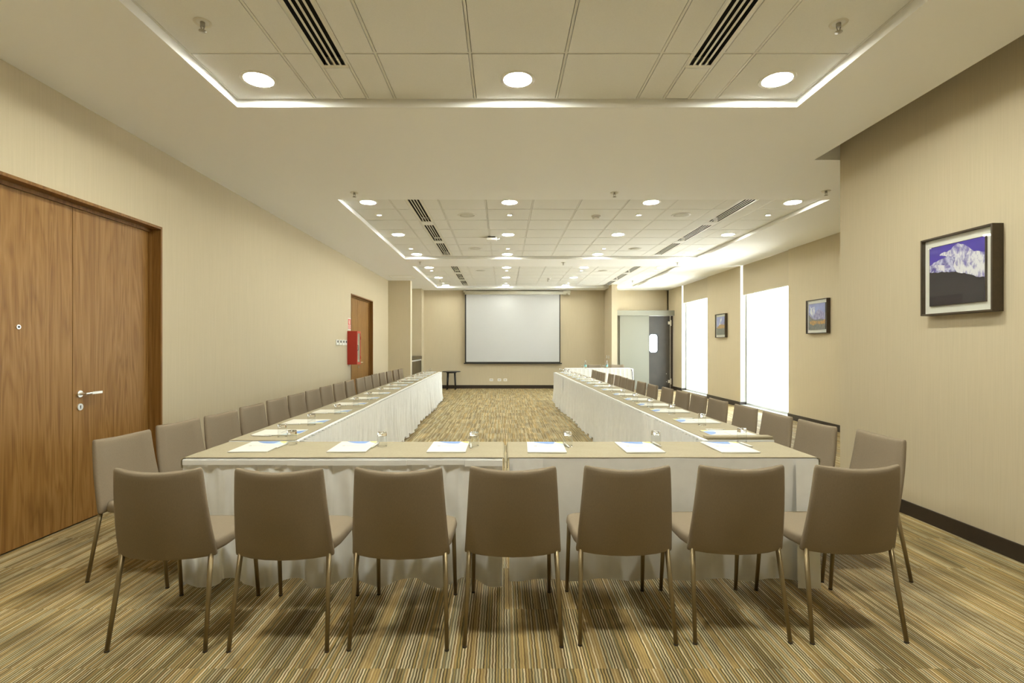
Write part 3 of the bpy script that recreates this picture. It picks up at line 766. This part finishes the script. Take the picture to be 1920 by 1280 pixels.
# ------------------------------------------------------------------ tables with skirts
TH = .73
def skirt_mesh(mb, path, ztop, seed, pleat=.075, at=.007, ab=.022, flare=.02, hem=.012, step=.012, zbot=.012, m=0, wrinkle=0.0, lat=0.0, s0=0.0):
    """a gathered cloth hanging from a polyline; outward is to the right of the walking direction"""
    r = random.Random(seed)
    ph = [r.uniform(0, 6.28) for _ in range(12)]
    pts = []
    dist = s0
    segs = []
    for (a, c) in zip(path, path[1:]):
        a, c = Vector(a), Vector(c); segs.append((a, c, (c - a).length))
    for a, c, l in segs:
        n = max(2, int(l / step)); d = (c - a).normalized(); nr = Vector((d.y, -d.x))
        for i in range(n + (1 if (a, c, l) == segs[-1] else 0)):
            pts.append([a + (c - a) * i / n, nr, dist + l * i / n])
        dist += l
    k = 2
    nrm = []
    for i in range(len(pts)):
        v = Vector((0, 0))
        for j in range(max(0, i - k), min(len(pts), i + k + 1)): v += pts[j][1]
        nrm.append(v.normalized())
    T = [0, .03, .07, .13, .22, .33, .46, .6, .74, .88, 1.0]
    rs = []
    mod = lambda s: .62 + .38 * sin(s * 2.1 + ph[5]) * sin(s * .83 + ph[6])
    for t in T:
        ring = []
        for (p, nr, s), n2 in zip(pts, nrm):
            fr = ((s + .02 * sin(s * 5 + ph[7])) / pleat) % 1.0
            saw = (fr / .86 if fr < .86 else (1 - fr) / .14)
            top = at * saw * max(0, 1 - t * 1.35)
            sh = s + lat * t * sin(s * 3.1 + ph[8])
            wv = sin(sh * 2 * pi / .122 + ph[0] + 1.1 * sin(s * 4 + ph[9])) * .5 + sin(sh * 2 * pi / .19 + ph[1]) * .35 + sin(sh * 2 * pi / .41 + ph[2]) * .35 + sin(sh * 2 * pi / .071 + ph[3]) * .16
            low = ab * (wv + .75) * mod(s) * (t ** 1.15)
            wr = wrinkle * (sin(s * 37 + t * 11 + ph[4]) * sin(t * 23 - s * 9 + ph[10]) * .6 + sin(s * 61 - t * 17 + ph[11]) * sin(s * 13 + t * 31) * .4)
            off = .004 + top + max(-.003, low) + flare * t + wr * min(1, t * 6)
            z = ztop - t * (ztop - zbot) + (t ** 6) * hem * (sin(s * 2 * pi / .33 + ph[2]) + .6 * wv + .9)
            q = p + n2 * off
            ring.append((q.x, q.y, max(z, .004)))
        rs.append(ring)
    mb.rings(rs, m, True, cap=False, closed=False)
    return mb
def cloth_table(name, loc, rz, W, D, label, group, runs, seed, **kw):
    """W along local x, D along local y"""
    t = empty(name, loc, rz); tag(t, label, 'table', group)
    MB().box(-W / 2, W / 2, -D / 2, D / 2, TH - .028, TH - .001).build('tabletop', M['cloth'], t, bev=.004)
    for sx in (-1, 1):
        for sy in (-1, 1):
            x, y = sx * (W / 2 - .05), sy * .05
            MB().tube((x, y, TH - .028), (x, y, 0), .014, n=8).build('leg', M['leg'], t)
    s = MB()
    for i, r in enumerate(runs):
        k2 = dict(kw)
        if isinstance(r, tuple): r, ex = r; k2.update(ex)
        skirt_mesh(s, r, TH - .003, seed + i, **k2)
    s.build('skirt', M['cloth'], t)
    return t
def mat(loc, rz, W, D, label, seed, over=(0, 0), group='taupe linen table mats', wave=.006, fold=0, hang=.05, thick=.0035):
    """linen runner on a table: wavy long edges, optional ends hanging over (over=left,right)"""
    r = random.Random(seed); ph = [r.uniform(0, 6.28) for _ in range(6)]
    n = 60
    o1 = []; b = MB()
    zz = TH
    xs = [-W / 2 + W * i / n for i in range(n + 1)]
    def edge(x, k): return wave * (.6 * sin(x * 4.1 + ph[k]) + .4 * sin(x * 9.7 + ph[k + 1]))
    sec = []
    ny = 8
    for x in xs:
        y0, y1 = -D / 2 + edge(x, 0), D / 2 + edge(x, 2)
        top = [(x, y0 + (y1 - y0) * j / ny, zz + thick + .0008 * sin(x * 17 + j * 1.9 + ph[4]) * (1 if 0 < j < ny else 0)) for j in range(ny + 1)]
        bot = [(x, y1, zz + .0002), (x, y0, zz + .0002)]
        sec.append(top + bot)
    if over[0]:
        x = -W / 2
        for q, (dx, dz) in enumerate(((-.7 * over[0], -.006), (-over[0], -.02), (-.9 * over[0], -hang))):
            sec.insert(0, [(x + dx - .002, p[1] * (1 - .01 * q), zz + thick + dz) if i <= ny else (x + dx + .0015, p[1], zz + dz) for i, p in enumerate(sec[q])])
    if over[1]:
        x = W / 2
        for q, (dx, dz) in enumerate(((.7 * over[1], -.006), (over[1], -.02), (.9 * over[1], -hang))):
            sec.append([(x + dx + .002, p[1] * (1 - .01 * q), zz + thick + dz) if i <= ny else (x + dx - .0015, p[1], zz + dz) for i, p in enumerate(sec[-1])])
    b.rings(sec, 0, False)
    if fold:
        x = -W / 2 + .02
        b.tube((x, -D / 2 + .004, zz + .012), (x, D / 2 - .004, zz + .013), .0105, n=12)
        b.box(x, x + .06, -D / 2 + .004, D / 2 - .004, zz + thick, zz + .02)
    o = b.build('table_mat', M['linen'])
    o.location = (loc[0], loc[1], 0); o.rotation_euler = (0, 0, rz)
    tag(o, label, 'table mat', group)
    return o
# front pair
YF, DF = 3.117, .464
fx = [(-1.797, -.002), (.036, 1.77)]
g = 'white skirted conference tables'
xa, xb = fx[0]; cx, hw = (xa + xb) / 2, (xb - xa) / 2
cloth_table('conference_table', (cx, YF, 0), 0, xb - xa, DF, 'front conference table on the left with crumpled pleated white skirt', g,
            [([(-hw, DF / 2), (-hw, -DF / 2)], dict(at=.003, ab=.006, flare=.01, wrinkle=0)), [(-hw, -DF / 2), (hw, -DF / 2)]], 3, pleat=.105, at=.016, ab=.070, flare=-.004, hem=.028, wrinkle=.017, lat=.03)
lt_ = [o for o in col.objects if o.name == 'conference_table'][0]
b = MB()
for u0, u1, q in ((-hw, -.30, 0), (-.31, .36, 1), (.35, .69, 0), (.685, hw, 2)):
    b.box(u0, u1, -DF / 2 - .026 - .002 * q, -DF / 2 - .022, TH - .036 - .003 * q, TH - .006)
b.build('skirt_band', M['cloth'], lt_, bev=.002)
xa, xb = fx[1]; cx2, hw2 = (xa + xb) / 2, (xb - xa) / 2
rt = cloth_table('conference_table', (cx2, YF, 0), 0, xb - xa, DF, 'front conference table on the right with smooth plain white cloth', g,
            [[(-hw2, -DF / 2), (hw2, -DF / 2), (hw2, DF / 2)]], 21, pleat=.5, at=.002, ab=.010, flare=-.035, hem=.008, zbot=.022, wrinkle=.0022)
# extra strips of the plain cloth: a flap by the joint and a doubled end strip at the right corner
b = MB(); skirt_mesh(b, [(-hw2 + .02, -DF / 2 - .012), (-hw2 + .19, -DF / 2 - .012)], TH - .004, 5, pleat=.08, at=.004, ab=.004, flare=.004, hem=.002, zbot=.63)
b.build('skirt_flap', M['cloth'], rt)
b = MB(); skirt_mesh(b, [(hw2 - .125, -DF / 2 - .012), (hw2 + .003, -DF / 2 - .012)], TH - .004, 6, pleat=.09, at=.003, ab=.006, flare=.022, hem=.004, zbot=.010, wrinkle=.003)
b.build('skirt_end', M['cloth'], rt)
mat((cx, YF), 0, hw * 2 + .004, DF + .006, 'taupe linen mat on the left front table', 31, over=(.020, .008), wave=.003, hang=.06)
mat((cx2, YF), 0, hw2 * 2 + .004, DF + .006, 'taupe linen mat on the right front table', 32, over=(.008, .020), wave=.004, hang=.06)

# the two long rows
def lrow(Y): return -1.598 - .0206 * (Y - 3.39)
def rrow(Y): return 1.590 - .0090 * (Y - 3.44)
for side, rowf, slope, yend, D in (('left', lrow, -.0206, 12.69, .46), ('right', rrow, -.0090, 12.43, .475)):
    ang = math.atan(slope)
    yst = 3.40 if side == 'left' else 3.43
    L_ = (yend - yst) / 5
    for k in range(5):
        yc = yst + L_ * (k + .5); xc = rowf(yc)
        # local x runs along the row (world +y); local -y is then world +x
        rz = pi / 2 - ang
        W = L_ - .006
        inner = -D / 2 if side == 'left' else D / 2
        if side == 'left':
            runs = [[(-W / 2 - .002, -D / 2), (W / 2 + .004, -D / 2)]] if k < 4 else [[(-W / 2, -D / 2), (W / 2, -D / 2), (W / 2, D / 2)]]
        else:
            runs = [[(W / 2 + .004, D / 2), (-W / 2 - .002, D / 2)]] if k < 4 else [[(W / 2, -D / 2), (W / 2, D / 2), (-W / 2, D / 2)]]
        cloth_table('conference_table', (xc, yc, 0), rz, W, D, 'white skirted table in the %s row, %s from the front' % (side, ORD[k + 1]), g, runs, 40 + (20 if side == 'left' else 0), s0=(k if side == 'left' else -(k + 1)) * L_,
                    pleat=.078 if side == 'left' else .07, at=.042, ab=.062, flare=.012, hem=.022, step=.0095, wrinkle=.004, lat=.02)
        dm = D - .022
        sh = .011 if side == 'left' else -.011
        d = Vector((cos(rz), sin(rz))); nn = Vector((-d.y, d.x))
        c = Vector((xc, yc)) + nn * sh
        fold = 1 if (side, k) in (('left', 3), ('right', 0)) else 0
        mat((c.x, c.y), rz, W - .004, dm, 'taupe linen mat on the %s table of the %s row' % (ORD[k + 1], side), 70 + k + (9 if side == 'left' else 0), wave=.005, fold=fold)

# table at the back right with its chairs, bottles and glasses
t = cloth_table('conference_table', (2.725, 14.58, 0), 0, 1.87, .46, 'separate white skirted table at the back before the sliding panel', g,
                [[(-.935, .23), (-.935, -.23), (.935, -.23), (.935, .23)]], 90, pleat=.11, at=.010, ab=.018, flare=.02, hem=.006)
o = MB().box(-.93, .93, -.232, .232, TH, TH + .004).build('table_mat', M['cloth'])
o.location = (2.725, 14.58, 0); tag(o, 'white cloth mat on the separate back table', 'table mat', 'table mats')
for sx in (-1, 1):
    MB().tube((sx * .87, -.262, TH - .012), (sx * .895, -.268, TH - .07), .009, n=8).tube((sx * .895, -.268, TH - .07), (sx * .925, -.29, TH - .45), .009, n=8).build('corner_piping', M['blk'], t)
chair(2.73, 15.02, R(180), 'taupe chair behind the separate back table, the one nearer the screen', 'taupe chairs behind the back table')
chair(3.42, 15.02, R(180), 'taupe chair behind the separate back table, the one nearer the swing door', 'taupe chairs behind the back table')

# ------------------------------------------------------------------ glasses, pads, pens
def make_glass():
    # tumbler standing upside down: thick base on top
    o = MB().lathe([(.0305, .0), (.0303, .003), (.0291, .066)], 24, cap=False, m=0)
    o.lathe([(.0005, .071), (.018, .0705), (.0285, .066), (.0285, .084), (.0262, .0895), (.008, .0905), (.0005, .0905)], 24, cap=True, m=1)
    o.lathe([(.0298, .0008), (.0308, .0), (.0312, .0015), (.0306, .003)], 24, cap=False, m=1)
    return o.build('drinking_glass', [M['tumbler'], M['glass']])
GL = make_glass(); gl_first = [True]
ZM = TH + .0050
def glass(x, y, label, group, z=ZM):
    if gl_first[0]: o = GL; gl_first[0] = False
    else: o = GL.copy(); col.objects.link(o)
    o.location = (x, y, z); o.rotation_euler = (0, 0, rnd.uniform(0, 6)); tag(o, label, 'glass', group)
def make_pad():
    t = empty('notepad')
    MB().box(-.115, .115, -.16, .16, 0, .006).build('paper_block', M['paper'], t, bev=.0006)
    z = .0064
    def sm(pts): return [(x, y, z) for x, y in pts]
    p = MB()
    p.poly(sm([(-.080, .1585), (-.066, .140), (-.045, .118), (-.020, .098), (.010, .084), (.034, .082), (.052, .090), (.066, .1585)]), 0)
    p.poly(sm([(.036, .083), (.0525, .0895), (.0660, .150), (.085, .118), (.1135, .096), (.1135, .048), (.085, .056), (.060, .068)]), 1)
    p.poly(sm([(.0668, .1585), (.0675, .150), (.086, .121), (.1135, .100), (.1135, .1585)]), 2)
    p.build('cover_print', [M['blue'], M['blue2'], M['yellow']], t)
    q = MB()
    q.poly(sm([(-.072, .010), (-.054, .010), (-.054, .026), (-.072, .026)]))
    x = -.046; r = random.Random(4)
    for ww in (.006, .004, .007, .003, .006, .005, .004, .007, .004, .006, .005):
        q.poly(sm([(x, .013), (x + ww, .013), (x + ww, .0225), (x, .0225)])); x += ww + .0022
    q.build('cover_lettering', M['ink'], t)
    return t
PAD = make_pad(); pad_first = [True]
def pad(x, y, rz, label, group):
    if pad_first[0]: o = PAD; pad_first[0] = False
    else: o = dup(PAD)
    o.location = (x, y, ZM); o.rotation_euler = (0, 0, rz); tag(o, label, 'notepad', group)
def make_pen():
    t = empty('pen')
    MB().tube((0, -.062, .006), (0, .05, .006), .0055, n=10).tube((0, .05, .006), (0, .066, .006), .0058, .004, n=10).build('barrel', M['white'], t)
    MB().tube((0, -.062, .006), (0, -.078, .006), .0050, .0012, n=10).build('tip', M['chrome'], t)
    MB().box(-.0012, .0012, .015, .062, .0118, .0132).build('clip', M['chrome'], t)
    return t
PEN = make_pen(); pen_first = [True]
def pen(x, y, rz, label, group):
    if pen_first[0]: o = PEN; pen_first[0] = False
    else: o = dup(PEN)
    o.location = (x, y, ZM); o.rotation_euler = (0, 0, rz); tag(o, label, 'pen', group)
fp = [(-1.510, 3.165, 1.5), (-.928, 3.165, 1.5), (-.335, 3.16, 0), (.265, 3.15, -2.0), (.838, 3.15, .5), (1.395, 3.15, .5)]
for n, (x, y, a) in enumerate(fp):
    pad(x, y, R(a), 'white notepad with blue and yellow print, %s from the left on the front tables' % ORD[n + 1], 'notepads on the front tables')
    px = x + (.128 if n < 2 else .134)
    pen(px, y + (.03, .04, .03, .05, .08, .07)[n], R((-2, -3, 4, 6, 6, 8)[n]), 'white pen beside the %s notepad from the left on the front tables' % ORD[n + 1], 'pens on the front tables')
for n, (x, y) in enumerate([(-1.365, 3.245), (-.755, 3.19), (-.182, 3.20), (.405, 3.20), (.965, 3.225)]):
    if n == 0: x, y = -1.345, 3.255
    glass(x, y, 'upturned clear tumbler by the %s notepad from the left on the front tables' % ORD[n + 1], 'tumblers on the front tables')
LP = [3.56, 4.09, 4.76, 5.39, 5.99, 6.65, 7.40, 8.05, 8.66, 9.32, 9.93, 10.5, 11.1, 11.65, 12.2]
for n, y in enumerate(LP):
    yc = y + .118 + .01
    xo = lrow(y)
    pad(xo - .005, yc, R(-90 + 1.2 + rnd.uniform(-1.5, 1.5)), 'notepad with blue corner along the left row, %s from the front' % ORD[n + 1], 'notepads on the left row')
    pen(xo - .07, y - .018, R(-90 + rnd.uniform(-3, 3)), 'white pen by the %s notepad from the front on the left row' % ORD[n + 1], 'pens on the left row')
    glass(xo + (.082, .095, .10, .10, .10, .09, .07, .07, .07, .07, .07, .07, .06, .06, .06)[n], y - .045, 'upturned tumbler by the %s notepad from the front on the left row' % ORD[n + 1], 'tumblers on the left row')
RP = [3.536, 4.13, 4.80, 5.32, 5.87, 6.48, 7.2, 7.86, 8.5, 9.09, 9.63, 10.2, 10.85, 11.45, 12.05]
RGX = [1.562, 1.578, 1.56, 1.51, 1.50, 1.50, 1.505, 1.49, 1.49, 1.475, 1.45, 1.447, 1.444, 1.436, 1.44]
for n, y in enumerate(RP):
    xo = rrow(y)
    pad(xo + .035 - .01, y + .118, R(90 - .5 + rnd.uniform(-1.5, 1.5)), 'notepad with pale blue corner along the right row, %s from the front' % ORD[n + 1], 'notepads on the right row')
    pen(xo - .02, y + .253, R(90 + rnd.uniform(-4, 4)), 'white pen beyond the %s notepad from the front on the right row' % ORD[n + 1], 'pens on the right row')
    glass(RGX[n], y - (.20 if n == 0 else .085), 'upturned tumbler by the %s notepad from the front on the right row' % ORD[n + 1], 'tumblers on the right row')
glass(1.40, 12.34, 'upturned tumbler alone at the far end of the right row', 'tumblers on the right row')

def make_bottle():
    t = empty('water_bottle')
    MB().lathe([(.0005, .0), (.028, .0), (.031, .006), (.031, .115), (.027, .14), (.014, .175), (.0125, .20), (.0005, .20)], 18, cap=False).build('bottle_body', M['bottle'], t)
    MB().lathe([(.0318, .05), (.0318, .10)], 18, cap=False).build('label_band', M['blabel'], t)
    MB().lathe([(.015, .195), (.015, .215), (.013, .217)], 14).build('cap', M['white'], t)
    return t
bt = make_bottle()
bt.location = (2.345, 14.50, TH + .0045); tag(bt, 'small water bottle with turquoise label on back table, nearer the screen', 'bottle', 'water bottles on the back table')
o = dup(bt, (2.955, 14.50, TH + .0045)); tag(o, 'small water bottle with turquoise label on back table, nearer the swing door', 'bottle', 'water bottles on the back table')
glass(2.27, 14.5, 'upturned tumbler beside the water bottle nearer the screen', 'tumblers on the back table', TH + .0045)
glass(2.87, 14.5, 'upturned tumbler beside the water bottle nearer the swing door', 'tumblers on the back table', TH + .0045)
